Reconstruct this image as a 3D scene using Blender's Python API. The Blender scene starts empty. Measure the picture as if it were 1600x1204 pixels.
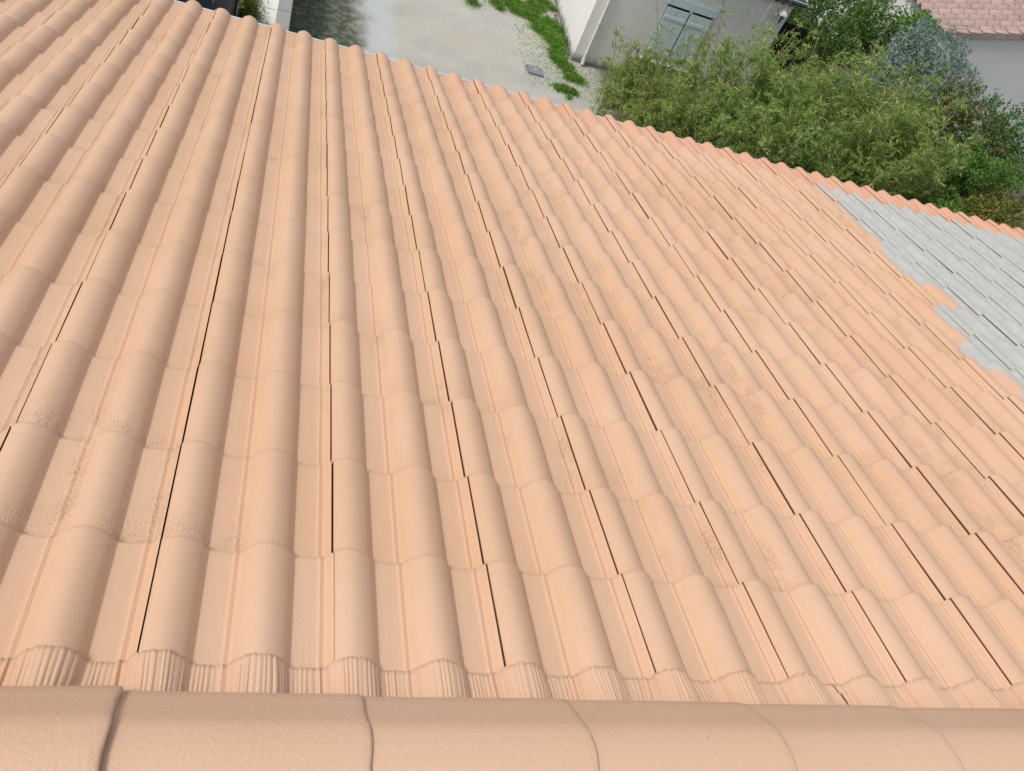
import bpy, bmesh, math, random
import numpy as np
from mathutils import Matrix, Vector

random.seed(7)
rng = np.random.default_rng(11)
scene = bpy.context.scene
COL = scene.collection
R = math.radians

# ------------------------------------------------------------------ camera
cam_data = bpy.data.cameras.new('camera')
cam = bpy.data.objects.new('camera', cam_data)
COL.objects.link(cam)
right = Vector((0.93694436, -0.09972478, 0.33494810))
up = Vector((-0.14173743, 0.76762746, 0.62502687))
fwd = Vector((0.31944603, 0.63309008, -0.70508949))
mm = Matrix((right, up, -fwd)).transposed().to_4x4()
mm.translation = Vector((-0.254257, -0.854149, 8.026698))
cam.matrix_world = mm
cam_data.sensor_width = 36.0
cam_data.lens = 28.831
cam_data.clip_start = 0.05
cam_data.clip_end = 1500
scene.camera = cam

# ------------------------------------------------------------------ light
SUN_EL, SUN_AZ = R(55), R(256)          # azimuth clockwise from +Y : from the left
world = bpy.data.worlds.new('World')
scene.world = world
world.use_nodes = True
wn = world.node_tree
bg = wn.nodes['Background']
sky = wn.nodes.new('ShaderNodeTexSky')
sky.sky_type = 'NISHITA'
sky.sun_disc = False
sky.sun_elevation = SUN_EL
sky.sun_rotation = SUN_AZ
sky.dust_density = 4.0
sky.ozone_density = 1.0
veil = wn.nodes.new('ShaderNodeMix'); veil.data_type = 'RGBA'      # thin even cloud veil over the blue
veil.inputs['Factor'].default_value = 0.5
veil.inputs[7].default_value = (5.2, 5.15, 5.0, 1)
wn.links.new(sky.outputs[0], veil.inputs[6])
wn.links.new(veil.outputs[2], bg.inputs['Color'])
bg.inputs['Strength'].default_value = 0.115
sl = bpy.data.lights.new('sun', 'SUN')
sl.energy = 2.1
sl.angle = R(14)
sl.color = (1.0, 0.95, 0.87)
sun = bpy.data.objects.new('sun', sl)
COL.objects.link(sun)
sd = Vector((math.sin(SUN_AZ) * math.cos(SUN_EL), math.cos(SUN_AZ) * math.cos(SUN_EL), math.sin(SUN_EL)))
sun.rotation_euler = sd.to_track_quat('Z', 'Y').to_euler()
sun.location = sd * 60
vs = scene.view_settings
vs.view_transform = 'Standard'
vs.look = 'None'
vs.exposure = 0.15
vs.gamma = 1.0
vs.use_curve_mapping = False
scene.cycles.max_bounces = 10
scene.cycles.diffuse_bounces = 6

# ------------------------------------------------------------------ helpers
def tag(o, label=None, cat=None, group=None, kind=None):
    if label: o['label'] = label
    if cat: o['category'] = cat
    if group: o['group'] = group
    if kind: o['kind'] = kind
    return o

def empty(name, loc=(0, 0, 0), parent=None):
    o = bpy.data.objects.new(name, None)
    COL.objects.link(o)
    o.location = loc
    o.empty_display_size = 0.1
    if parent: o.parent = parent
    return o

def link(name, mesh, parent=None, loc=(0, 0, 0), rot=(0, 0, 0)):
    o = bpy.data.objects.new(name, mesh)
    COL.objects.link(o)
    if parent: o.parent = parent
    o.location = loc
    o.rotation_euler = rot
    return o

def mesh_from(name, verts, faces, mat=None, smooth=None):
    me = bpy.data.meshes.new(name)
    me.from_pydata([tuple(v) for v in verts], [], faces)
    if mat: me.materials.append(mat)
    if smooth is not None:
        me.polygons.foreach_set('use_smooth', [True] * len(me.polygons))
        me.set_sharp_from_angle(angle=R(smooth))
    me.update()
    return me

def grid_faces(nx, ny, off=0, flip=False):
    f = []
    for j in range(ny - 1):
        for i in range(nx - 1):
            a = off + j * nx + i
            q = (a, a + 1, a + nx + 1, a + nx)
            f.append(q[::-1] if flip else q)
    return f

class MB:
    """collects boxes / tubes / lathes into one bmesh"""
    def __init__(self): self.v = []; self.f = []
    def add(self, v, f):
        o = len(self.v); self.v += [tuple(p) for p in v]; self.f += [tuple(o + i for i in q) for q in f]; return self
    def box(self, c, s, rz=0.0):
        x, y, z = s[0] / 2, s[1] / 2, s[2] / 2
        ca, sa = math.cos(rz), math.sin(rz)
        v = []
        for dz in (-z, z):
            for dx, dy in ((-x, -y), (x, -y), (x, y), (-x, y)):
                v.append((c[0] + dx * ca - dy * sa, c[1] + dx * sa + dy * ca, c[2] + dz))
        return self.add(v, [(3, 2, 1, 0), (4, 5, 6, 7), (0, 1, 5, 4), (1, 2, 6, 5), (2, 3, 7, 6), (3, 0, 4, 7)])
    def tube(self, pts, rad, n=8, cap=True):
        pts = [Vector(p) for p in pts]
        if not hasattr(rad, '__len__'): rad = [rad] * len(pts)
        v = []; f = []
        for i, p in enumerate(pts):
            d = (pts[min(i + 1, len(pts) - 1)] - pts[max(i - 1, 0)]).normalized()
            a = d.orthogonal().normalized() if abs(d.z) > .9 else d.cross(Vector((0, 0, 1))).normalized()
            b = d.cross(a)
            for k in range(n):
                t = 2 * math.pi * k / n
                v.append(p + (a * math.cos(t) + b * math.sin(t)) * rad[i])
        for i in range(len(pts) - 1):
            for k in range(n):
                f.append((i * n + k, i * n + (k + 1) % n, (i + 1) * n + (k + 1) % n, (i + 1) * n + k))
        if cap:
            f.append(tuple(range(n))[::-1]); f.append(tuple(range((len(pts) - 1) * n, len(pts) * n)))
        return self.add(v, f)
    def build(self, name, mat, parent=None, loc=(0, 0, 0), rot=(0, 0, 0), smooth=None, bevel=0.0, fixn=True):
        me = mesh_from(name, self.v, self.f, mat)
        if fixn or bevel:
            bm = bmesh.new(); bm.from_mesh(me)
            bmesh.ops.recalc_face_normals(bm, faces=bm.faces)
            if bevel:
                bmesh.ops.bevel(bm, geom=bm.edges[:], offset=bevel, segments=2, affect='EDGES', clamp_overlap=True)
            bm.to_mesh(me); bm.free()
        if smooth is not None:
            me.polygons.foreach_set('use_smooth', [True] * len(me.polygons))
            me.set_sharp_from_angle(angle=R(smooth))
        return link(name, me, parent, loc, rot)

# ------------------------------------------------------------------ materials
class NT:
    def __init__(self, name):
        self.m = bpy.data.materials.new(name)
        self.m.use_nodes = True
        self.t = self.m.node_tree
        self.b = self.t.nodes['Principled BSDF']
        self.out = self.t.nodes['Material Output']
    def n(self, kind, **kw):
        nd = self.t.nodes.new(kind)
        for k, v in kw.items(): setattr(nd, k, v)
        return nd
    def l(self, a, b): self.t.links.new(a, b)
    def val(self, sock, v):
        if isinstance(v, bpy.types.NodeSocket): self.l(v, sock)
        else: sock.default_value = v
    def coord(self, which='Object', obj=None):
        c = self.n('ShaderNodeTexCoord')
        if obj is not None: c.object = obj
        return c.outputs[which]
    def sep(self, v):
        s = self.n('ShaderNodeSeparateXYZ'); self.l(v, s.inputs[0]); return s.outputs
    def math(self, op, a, b=0.0, c=0.0, clamp=False):
        m = self.n('ShaderNodeMath', operation=op, use_clamp=clamp)
        self.val(m.inputs[0], a); self.val(m.inputs[1], b); self.val(m.inputs[2], c)
        return m.outputs[0]
    def noise(self, vec, scale, detail=2.0, rough=0.5, dist=0.0):
        nd = self.n('ShaderNodeTexNoise')
        if vec is not None: self.l(vec, nd.inputs['Vector'])
        nd.inputs['Scale'].default_value = scale; nd.inputs['Detail'].default_value = detail
        nd.inputs['Roughness'].default_value = rough; nd.inputs['Distortion'].default_value = dist
        return nd.outputs[0]
    def voro(self, vec, scale, feature='F1'):
        nd = self.n('ShaderNodeTexVoronoi', feature=feature)
        self.l(vec, nd.inputs['Vector']); nd.inputs['Scale'].default_value = scale
        return nd.outputs['Distance']
    def scale(self, vec, s):
        nd = self.n('ShaderNodeMapping'); self.l(vec, nd.inputs['Vector']); nd.inputs['Scale'].default_value = s
        return nd.outputs[0]
    def ss(self, v, a, b):
        m = self.n('ShaderNodeMapRange', interpolation_type='SMOOTHSTEP')
        self.val(m.inputs[0], v); self.val(m.inputs[1], a); self.val(m.inputs[2], b)
        return m.outputs[0]
    def mix(self, fac, a, b):
        m = self.n('ShaderNodeMix', data_type='RGBA')
        self.val(m.inputs['Factor'], fac)
        self.val(m.inputs[6], a if isinstance(a, bpy.types.NodeSocket) else (*a, 1))
        self.val(m.inputs[7], b if isinstance(b, bpy.types.NodeSocket) else (*b, 1))
        return m.outputs[2]
    def bump(self, h, dist, strength=1.0, normal=None):
        b = self.n('ShaderNodeBump')
        b.inputs['Distance'].default_value = dist
        self.val(b.inputs['Strength'], strength)
        self.l(h, b.inputs['Height'])
        if normal is not None: self.l(normal, b.inputs['Normal'])
        return b.outputs[0]
    def finish(self, color=None, rough=0.7, normal=None, spec=0.3, metal=0.0):
        if color is not None:
            self.val(self.b.inputs['Base Color'], color if isinstance(color, bpy.types.NodeSocket) else (*color, 1))
        self.val(self.b.inputs['Roughness'], rough)
        self.b.inputs['Specular IOR Level'].default_value = spec
        self.b.inputs['Metallic'].default_value = metal
        if normal is not None: self.l(normal, self.b.inputs['Normal'])
        return self.m

def simple(name, col, rough=0.6, var=0.12, vscale=6.0, bump=0.0, bscale=80.0, spec=0.3, metal=0.0):
    t = NT(name)
    c = t.coord()
    n1 = t.noise(c, vscale, 4, .6)
    dark = tuple(x * (1 - var) for x in col); light = tuple(min(1, x * (1 + var)) for x in col)
    color = t.mix(n1, dark, light)
    nrm = t.bump(t.noise(c, bscale, 3), bump) if bump else None
    return t.finish(color, rough, nrm, spec, metal)

# roof frame ------------------------------------------------------
SC = 1.15
TW, TL = 0.345, 0.330863                 # tile cover width, gauge
PITCH = R(15.5)
Z0 = 6.452017
cp, sp = math.cos(PITCH), math.sin(PITCH)
ROOF_M = Matrix(((1, 0, 0, 0), (0, cp, sp, 0), (0, -sp, cp, Z0), (0, 0, 0, 1)))   # x along ridge, y downslope, z normal
def bnd(k):
    if k == 0: return 0.096
    if k <= 7: return float(k)
    return k + 0.16 * (k - 7) / 7.0

house = empty('house', (0, 2.0, 0))
tag(house, 'house under the repainted salmon tiled roof in the foreground', 'house')
roof_me = bpy.data.meshes.new('roof')
roof = bpy.data.objects.new('roof', roof_me)
COL.objects.link(roof)
roof.parent = house
roof.matrix_parent_inverse = Matrix.Identity(4)
roof.matrix_basis = Matrix.Translation((0, -2.0, 0)) @ ROOF_M

# paint on the tiles ------------------------------------------------
PAINT = (0.64, 0.413, 0.275)
def paint_material(name, primer=True, cap=False, tile=False):
    t = NT(name)
    rc = t.coord('Object', roof)          # metres in the roof plane
    lc = t.coord('Object')                # the tile's own coordinates
    x, y, z = t.sep(rc)
    info = t.n('ShaderNodeObjectInfo')
    rnd = info.outputs['Random']
    big = t.noise(rc, 1.1, 3, .55)
    mid = t.noise(rc, 7.0, 4, .6)
    col = t.mix(t.ss(big, .3, .7), (PAINT[0] * .97, PAINT[1] * .95, PAINT[2] * .92), (PAINT[0] * 1.03, PAINT[1] * 1.05, PAINT[2] * 1.10))
    col = t.mix(t.math('MULTIPLY', t.ss(mid, .45, .75), .18), col, (0.64, 0.435, 0.30))
    # per piece difference
    col = t.mix(t.math('MULTIPLY', rnd, .16), col, (0.67, 0.455, 0.32))
    if primer:
        # last row at the eave got another coat, pinker towards the right end
        er = t.math('MULTIPLY', t.ss(y, bnd(13) * TL - .03, bnd(13) * TL + .02), t.ss(x, -1.0, 3.6))
        col = t.mix(t.math('MULTIPLY', er, .75), col, (0.65, 0.345, 0.235))
        # grey primer that the colour has not reached yet
        fc = t.n('ShaderNodeFloatCurve')
        cur = fc.mapping.curves[0]
        pts = [(-1.0, 9.3), (3.0, 9.35), (4.2, 9.5), (4.8, 9.45), (5.1, 9.2), (6.0, 9.75), (6.8, 9.78), (7.05, 10.45), (7.4, 10.75), (7.9, 10.45), (8.45, 10.27), (9.5, 10.45), (10.9, 10.8), (12.2, 10.95), (13.2, 11.05), (15, 11.1)]
        P = [((v + 1) / 16.0, (u - 8) / 4.0) for v, u in pts]
        cur.points[0].location = P[0]; cur.points[1].location = P[-1]
        for p in P[1:-1]: cur.points.new(*p)
        fc.mapping.update()
        vv = t.math('DIVIDE', t.math('ADD', t.math('DIVIDE', y, TL), 1.0), 16.0)
        t.l(vv, fc.inputs['Value'])
        edge = t.math('MULTIPLY', t.math('ADD', t.math('MULTIPLY', fc.outputs[0], 4.0), 8.0), TW)
        wob = t.math('MULTIPLY', t.math('SUBTRACT', t.noise(rc, 6.0, 2, .5), .5), .22)
        dx = t.math('SUBTRACT', t.math('ADD', x, wob), edge)
        m1 = t.ss(dx, -.05, .06)
        wob2 = t.math('MULTIPLY', t.math('SUBTRACT', t.noise(rc, 14.0, 4, .65), .5), .10)
        m2 = t.ss(t.math('ADD', y, wob2), bnd(13) * TL - .0, bnd(13) * TL - .06)
        gm = t.math('MULTIPLY', m1, m2)
        gn = t.noise(rc, 16.0, 6, .7)
        grey = t.mix(t.ss(gn, .3, .72), (0.42, 0.432, 0.422), (0.49, 0.50, 0.49))
        gn2 = t.noise(t.scale(rc, (30, 4, 30)), 1.0, 4, .7)
        grey = t.mix(t.math('MULTIPLY', t.ss(gn2, .55, .75), .5), grey, (0.52, 0.535, 0.535))
        grey = t.mix(t.math('MULTIPLY', rnd, .35), grey, (0.42, 0.435, 0.425))
        spray = t.math('MULTIPLY', t.ss(dx, -.22, .0), .35)
        col = t.mix(spray, col, (0.64, 0.365, 0.245))
        col = t.mix(gm, col, grey)
    else:
        gm = None
    lx, ly, lz = t.sep(lc)
    if tile:
        # sunlit yellow of each roll's foot groove, put into the colour (broken by noise)
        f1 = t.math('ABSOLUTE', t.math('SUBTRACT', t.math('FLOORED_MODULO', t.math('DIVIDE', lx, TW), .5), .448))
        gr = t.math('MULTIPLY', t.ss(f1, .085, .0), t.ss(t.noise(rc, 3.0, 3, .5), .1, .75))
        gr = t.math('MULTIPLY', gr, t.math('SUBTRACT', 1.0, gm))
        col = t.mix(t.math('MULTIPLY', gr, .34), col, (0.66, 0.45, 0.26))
    # specks of dirt
    vd = t.voro(rc, 34.0)
    spk = t.math('MULTIPLY', t.ss(vd, .055, .03), t.ss(t.noise(rc, 2.3, 2), .55, .62))
    col = t.mix(t.math('MULTIPLY', spk, .65), col, (0.16, 0.09, 0.05))
    if tile:
        patch = t.ss(t.noise(rc, 1.5, 3, .6), .44, .62)
        upper = t.ss(ly, -.14, -.33)
        foot = t.ss(f1, .10, .02)
        zone = t.math('MAXIMUM', upper, foot)
        gz = t.math('MULTIPLY', t.math('MULTIPLY', patch, zone), t.ss(t.noise(rc, 14, 3, .6), .25, .65))
        gz = t.math('MULTIPLY', gz, t.math('MULTIPLY', t.ss(y, .02, .05), t.math('SUBTRACT', 1.0, gm)))
        grain = t.ss(t.noise(rc, 190.0, 2, .6), .50, .62)
        col = t.mix(t.math('MULTIPLY', t.math('MULTIPLY', grain, gz), .16), col, (0.46, 0.25, 0.15))
    # relief : orange peel, and grit where old moss was painted over
    peel = t.noise(rc, 130.0, 3, .6)
    fine = t.noise(rc, 420.0, 2, .6)
    h = t.math('ADD', t.math('MULTIPLY', peel, .7), t.math('MULTIPLY', fine, .3))
    nrm = t.bump(h, .0011 if not cap else .0018)
    if tile:
        grit = t.ss(t.noise(rc, 230.0, 2, .6), .45, .75)
        g2 = t.ss(t.voro(rc, 170.0), .45, .1)
        gh = t.math('MULTIPLY', t.math('ADD', grit, g2), gz)
        nrm = t.bump(gh, .0017, 1.0, nrm)
        # general faint sand everywhere on the older coat
        sand = t.ss(t.noise(rc, 330.0, 2, .6), .62, .75)
        sm = t.math('MULTIPLY', sand, t.ss(t.noise(rc, 4.0, 3, .6), .45, .7))
        nrm = t.bump(sm, .0008, 1.0, nrm)
    rough = t.math('ADD', .36, t.math('MULTIPLY', mid, .22))
    return t.finish(col, rough, nrm, .5)

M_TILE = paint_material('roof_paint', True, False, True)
M_CAP = paint_material('ridge_paint', False, True, False)
M_FLASH = paint_material('flashing_paint', False, False, False)
M_DECK = simple('roof_underlay', (0.05, 0.035, 0.025), .9)
M_BARE = simple('bare_tile_joint', (0.13, 0.075, 0.045), .9)

# tile profile (u = fraction of the cover width, result in metres, crest about +0.009, pan -0.030)
CREST, PAN = 0.009, -0.030
def roll(u, c, hw):
    t = (u - c) / hw
    if abs(t) >= 1: return 0.0
    a = math.sqrt(max(0.0, 1 - t * t))
    b = (0.5 + 0.5 * math.cos(math.pi * t))
    return (0.62 * a + 0.38 * b) if abs(t) < .86 else None
def smooth_profile():
    N = 401
    us = np.linspace(-0.25, 1.25, N)
    h = np.zeros(N)
    for i, u in enumerate(us):
        best = 0.0
        for c in (-.395, .105, .605, 1.105):
            t = (u - c) / (.146 if u < c else .152)
            if abs(t) < 1:
                s = math.sqrt(1 - abs(t) ** 2.5)
                b = 0.5 + 0.5 * math.cos(math.pi * t)
                best = max(best, 0.76 * s + 0.24 * b)
        h[i] = best * (CREST - PAN)
    k = np.exp(-np.linspace(-1.5, 1.5, 13) ** 2); k /= k.sum()
    h = np.convolve(np.pad(h, 6, mode='edge'), k, 'valid')
    # small raised lip that closes the pan at the foot of each roll's left side
    for c in (-.078, .422, .922):
        d = (us - c)
        h += 0.0036 * np.clip(1 - np.abs(d) / .012, 0, 1) + 0.0026 * ((us > c) & (us < c + .03)) * np.clip(1 - (us - c) / .03, 0, 1)
    return us, h + PAN
PU, PH = smooth_profile()
def prof(u):
    return float(np.interp(u, PU, PH))
THICK = 0.016
def tile_mesh(name, wob=0):
    us = [.0054, .0105] + list(np.linspace(.025, .29, 15)) + list(np.linspace(.32, .40, 4)) + [.411, .421, .432, .445] + list(np.linspace(.46, .79, 18)) + list(np.linspace(.82, .90, 4)) + [.911, .921, .932, .945, .96, .975, .986, .9940]
    r = random.Random(wob)
    ph = r.uniform(0, 6)
    top = [(u * TW, prof(u)) for u in us]
    top[0] = (top[0][0], top[0][1] - .002)
    top[-1] = (top[-1][0], top[-1][1] - .0015)
    # underlap lip that runs below the next tile
    lip0 = (.9950 * TW, top[-1][1] - .024); lip1 = (1.075 * TW, prof(1.0) - .026)
    sec = top + [lip0, lip1]
    n = len(sec)
    rows = [(0.0, -.0035), (-.004, -.0006), (-.012, 0.0), (-.16, .0), (-.30, .0), (-1.30 * TL, -.0005)]
    v = []
    for (yy, dz) in rows:
        for i, (xx, zz) in enumerate(sec):
            wv = .0007 * math.sin(ph + xx * 40 + yy * 9) 
            yo = .0012 * math.sin(ph * 2 + xx * 55) if yy > -.02 else 0
            v.append((xx, yy + yo, zz + dz + wv))
    f = grid_faces(n, len(rows), 0, True)
    # front edge face and underside
    o = len(v)
    for i, (xx, zz) in enumerate(sec): v.append((xx, -.0015, zz - THICK))
    for i, (xx, zz) in enumerate(sec): v.append((xx, -1.30 * TL, zz - THICK))
    for i in range(n - 1):
        f.append((i, i + 1, o + i + 1, o + i)[::-1])
        f.append((o + i, o + i + 1, o + n + i + 1, o + n + i)[::-1])
    # left side wall
    nr = len(rows)
    f.append(tuple(j * n for j in range(nr)) + (o + n, o))
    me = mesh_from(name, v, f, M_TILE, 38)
    me.materials.append(M_BARE)                     # bare, unpainted inside of the side joint
    for p in me.polygons:
        if max(p.vertices) < nr * n and min(i % n for i in p.vertices) >= n - 3: p.material_index = 1
    me.polygons[len(me.polygons) - 1].material_index = 1
    return me
tile_vars = [tile_mesh('roof_tile', k) for k in range(5)]
TILT = (THICK + .0012) / TL

# roof deck under the tiles, both slopes
U0, U1 = -7, 24
RIDGE_V = -1.55
yr = RIDGE_V * TL
ye = bnd(14) * TL
dv = []; 
for xx in (U0 * TW, U1 * TW):
    dv += [(xx, yr, -.075), (xx, ye - .06, -.075), (xx, yr, -.11), (xx, ye - .06, -.11)]
mesh_tmp = mesh_from('roof', dv, [(0, 1, 5, 4)[::-1], (2, 3, 7, 6), (0, 2, 6, 4), (1, 5, 7, 3), (0, 1, 3, 2), (4, 6, 7, 5)], M_DECK)
roof.data = mesh_tmp

vis = {-1: (-3, 6), 0: (-4, 7), 1: (-4, 8), 2: (-4, 9), 3: (-4, 10), 4: (-5, 11), 5: (-5, 11), 6: (-5, 12), 7: (-5, 13), 8: (-6, 13), 9: (-6, 14), 10: (-6, 15), 11: (-6, 16), 12: (-5, 17), 13: (-5, 19)}
rest_v = []; rest_f = []
tr = random.Random(3)
for r in range(-1, 14):
    yb = bnd(r + 1) * TL
    for c in range(U0, U1):
        loc = Vector((c * TW + tr.gauss(0, .0005), yb + tr.gauss(0, .0018), tr.gauss(0, .0006)))
        rot = (TILT + tr.gauss(0, .0022), tr.gauss(0, .0022), tr.gauss(0, .0011))
        me = tile_vars[tr.randrange(5)]
        if vis[r][0] <= c <= vis[r][1]:
            to = link('roof_tile', me, roof, loc, rot)
            if r == -1: to.scale.x = 1.0055
        else:
            mt = Matrix.Translation(loc) @ Matrix.Rotation(rot[2], 4, 'Z') @ Matrix.Rotation(rot[1], 4, 'Y') @ Matrix.Rotation(rot[0], 4, 'X')
            o = len(rest_v)
            rest_v += [mt @ q.co for q in me.vertices]
            rest_f += [tuple(o + i for i in p.vertices) for p in me.polygons]
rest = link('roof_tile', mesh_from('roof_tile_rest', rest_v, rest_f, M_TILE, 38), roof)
tag(rest, kind='stuff')

# ridge flashing: pleated strip dressed over the tiles ---------------
def flashing():
    x0, x1 = -4.5 * TW, 8.0 * TW
    nx = int((x1 - x0) / .0014)
    fr = np.random.default_rng(5)
    # irregular pleats
    per = np.clip(fr.normal(.0088, .0019, 900), .005, .016)
    ed = x0 - .05 + np.cumsum(per)
    amp = np.clip(fr.normal(.0029, .0011, 900), .0008, .008)
    xs = np.linspace(x0, x1, nx)
    k = np.searchsorted(ed, xs)
    ph = (xs - ed[k - 1]) / (ed[k] - ed[k - 1])
    ps = np.abs(np.sin(np.pi * ph)) ** .6 * amp[k]
    ys = np.array([-.2440, -.2455, -.256, -.272, -.290, -.312, -.34, -.37, -.41, -.455])
    us = (xs / TW) % 1.0
    base = np.array([prof(u) for u in us])
    base_prev = base.copy()
    v = []
    jag = np.repeat(fr.normal(0, .0012, nx // 5 + 2), 5)[:nx]
    jag = np.convolve(jag, np.ones(3) / 3, 'same')
    lean = np.interp(xs, np.linspace(x0, x1, 90), fr.normal(0, .0035, 90))
    for j, yy in enumerate(ys):
        t = (ys[0] - yy) / (ys[0] - ys[-1])
        sag = TILT * (yy - bnd(0) * TL)
        wx = lean * np.sin(t * 5 + xs * 3) 
        hh = base * (1 - .25 * t) + sag + .0042 + ps * min(1, .55 + 2.0 * t) + .010 * t
        if j == 0: hh = hh - .0035
        yj = yy + (jag if j < 3 else jag * .3)
        for i in range(nx): v.append((xs[i] + wx[i], yj[i] if hasattr(yj, '__len__') else yj, hh[i]))
    f = []
    sl0, sl1 = 3.385 * TW - .0025, 3.385 * TW + .0025
    for j in range(len(ys) - 1):
        for i in range(nx - 1):
            xm = xs[i] + .004 * math.sin(j * 1.1)
            if sl0 < xm < sl1 and 1 <= j <= 6: continue
            a = j * nx + i
            f.append((a, a + nx, a + nx + 1, a + 1))
    return mesh_from('ridge_flashing', v, f, M_FLASH, 70)
fl = link('ridge_flashing', flashing(), roof)
tag(fl, label='pleated flexible flashing strip under the ridge tiles, painted salmon')

# ridge tiles -------------------------------------------------------
# section in the world's vertical plane, dy from the ridge axis
sec_o = [(.172, -.030), (.166, -.018), (.150, -.001), (.133, .018), (.116, .037), (.100, .055), (.090, .064), (.078, .071), (.060, .078), (.040, .0835), (.020, .0865), (0, .0875)]
sec = sec_o + [(-a, b) for a, b in sec_o[-2::-1]]
def ridge_mesh(name, seed, length):
    r = random.Random(seed)
    n = len(sec)
    v = []; f = []
    xs = [-length, -length * .66, -length * .33, -.02, -.006, -.0015, 0.0]
    sh = [0, 0, 0, 0, -.0006, -.0025, -.006]
    for xx, s in zip(xs, sh):
        for a, b in sec:
            w = .0012 * math.sin(seed + xx * 14 + a * 20)
            k = 1 + s / .12
            v.append((xx + (.002 * math.sin(a * 60 + seed) if xx > -.01 else 0), a * k, b * k + w))
    f += grid_faces(n, len(xs), 0, False)
    o = len(v)
    for xx in (-.001, -length):
        for a, b in sec:
            k = .90
            v.append((xx, a * k, b * k - .002))
    L = (len(xs) - 1) * n
    for i in range(n - 1):
        f.append((L + i, L + i + 1, o + i + 1, o + i))
        f.append((o + i, o + i + 1, o + n + i + 1, o + n + i))
    me = mesh_from(name, v, f, M_CAP)
    bm = bmesh.new(); bm.from_mesh(me); bmesh.ops.recalc_face_normals(bm, faces=bm.faces); bm.to_mesh(me); bm.free()
    me.polygons.foreach_set('use_smooth', [True] * len(me.polygons)); me.set_sharp_from_angle(angle=R(45))
    return me
joints = [-4.4, -3.27, -2.14, -1.013, .111, 1.257, 2.44, 3.62, 4.78, 5.92, 7.05, 8.2]
rr = random.Random(9)
rm = Matrix.Rotation(PITCH, 4, 'X')
for k, uj in enumerate(joints):
    hi = .010 if k == 3 else 0.0
    loc = Vector((uj * TW, yr, .0 + hi))
    o = link('ridge_tile', ridge_mesh('ridge_tile', k, .452), roof)
    tilt = .026 + (.014 if k == 3 else 0) + rr.gauss(0, .002)
    o.matrix_basis = Matrix.Translation(loc) @ rm @ Matrix.Rotation(-tilt, 4, 'Y') @ Matrix.Rotation(rr.gauss(0, .004) + (.018 if k == 3 else 0), 4, 'Z')

# back slope, gutter, walls
bs_v = []
nb = 31 * 24 + 1
bx = np.linspace(U0 * TW, U1 * TW, nb)
for yy in (0.0, 4.6):
    for q in bx: bs_v.append((q, -yy * cp, prof((q / TW) % 1.0) - yy * sp))
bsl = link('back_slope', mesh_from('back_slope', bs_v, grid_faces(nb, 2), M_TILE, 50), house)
az = (ROOF_M @ Vector((0, yr, -.02)))
bsl.location = (0, az.y - 2.0, az.z)

M_ZINC = simple('painted_gutter', (0.60, 0.66, 0.68), .45, .06, 3.0, 0, spec=.5)
def gutter(x0, x1, r=.062, n=12):
    v = []; f = []
    prof_g = [(r * 1.02 * math.cos(a), r * math.sin(a)) for a in np.linspace(math.pi, 2 * math.pi, n)]
    prof_g = [(p[0], p[1]) for p in prof_g]
    bead = [(r + .004 + .008 * math.cos(a), .004 + .008 * math.sin(a)) for a in np.linspace(-math.pi * .7, math.pi, 8)]
    outer = prof_g + bead
    for xx in (x0, x1):
        for p in outer: v.append((xx, p[0], p[1]))
    n2 = len(outer)
    for i in range(n2 - 1): f.append((i, i + 1, n2 + i + 1, n2 + i))
    me = mesh_from('gutter', v, f, M_ZINC, 40)
    return me
ep = ROOF_M @ Vector((0, ye, -.045))
gt = link('gutter', gutter(U0 * TW, U1 * TW), house, (0, ep.y + .022 - 2.0, ep.z - .034))
M_WALL0 = simple('house_render', (0.56, 0.50, 0.42), .9, .08, 2.0, .002, 120)
wb = MB()
wb.box(((U0 + U1) / 2 * TW, (4.1 - 4.6) / 2 - 2.0, 2.5), ((U1 - U0) * TW - .6, 8.7, 5.0))
wb.build('wall', M_WALL0, house, (0, 0, 0))

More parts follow.
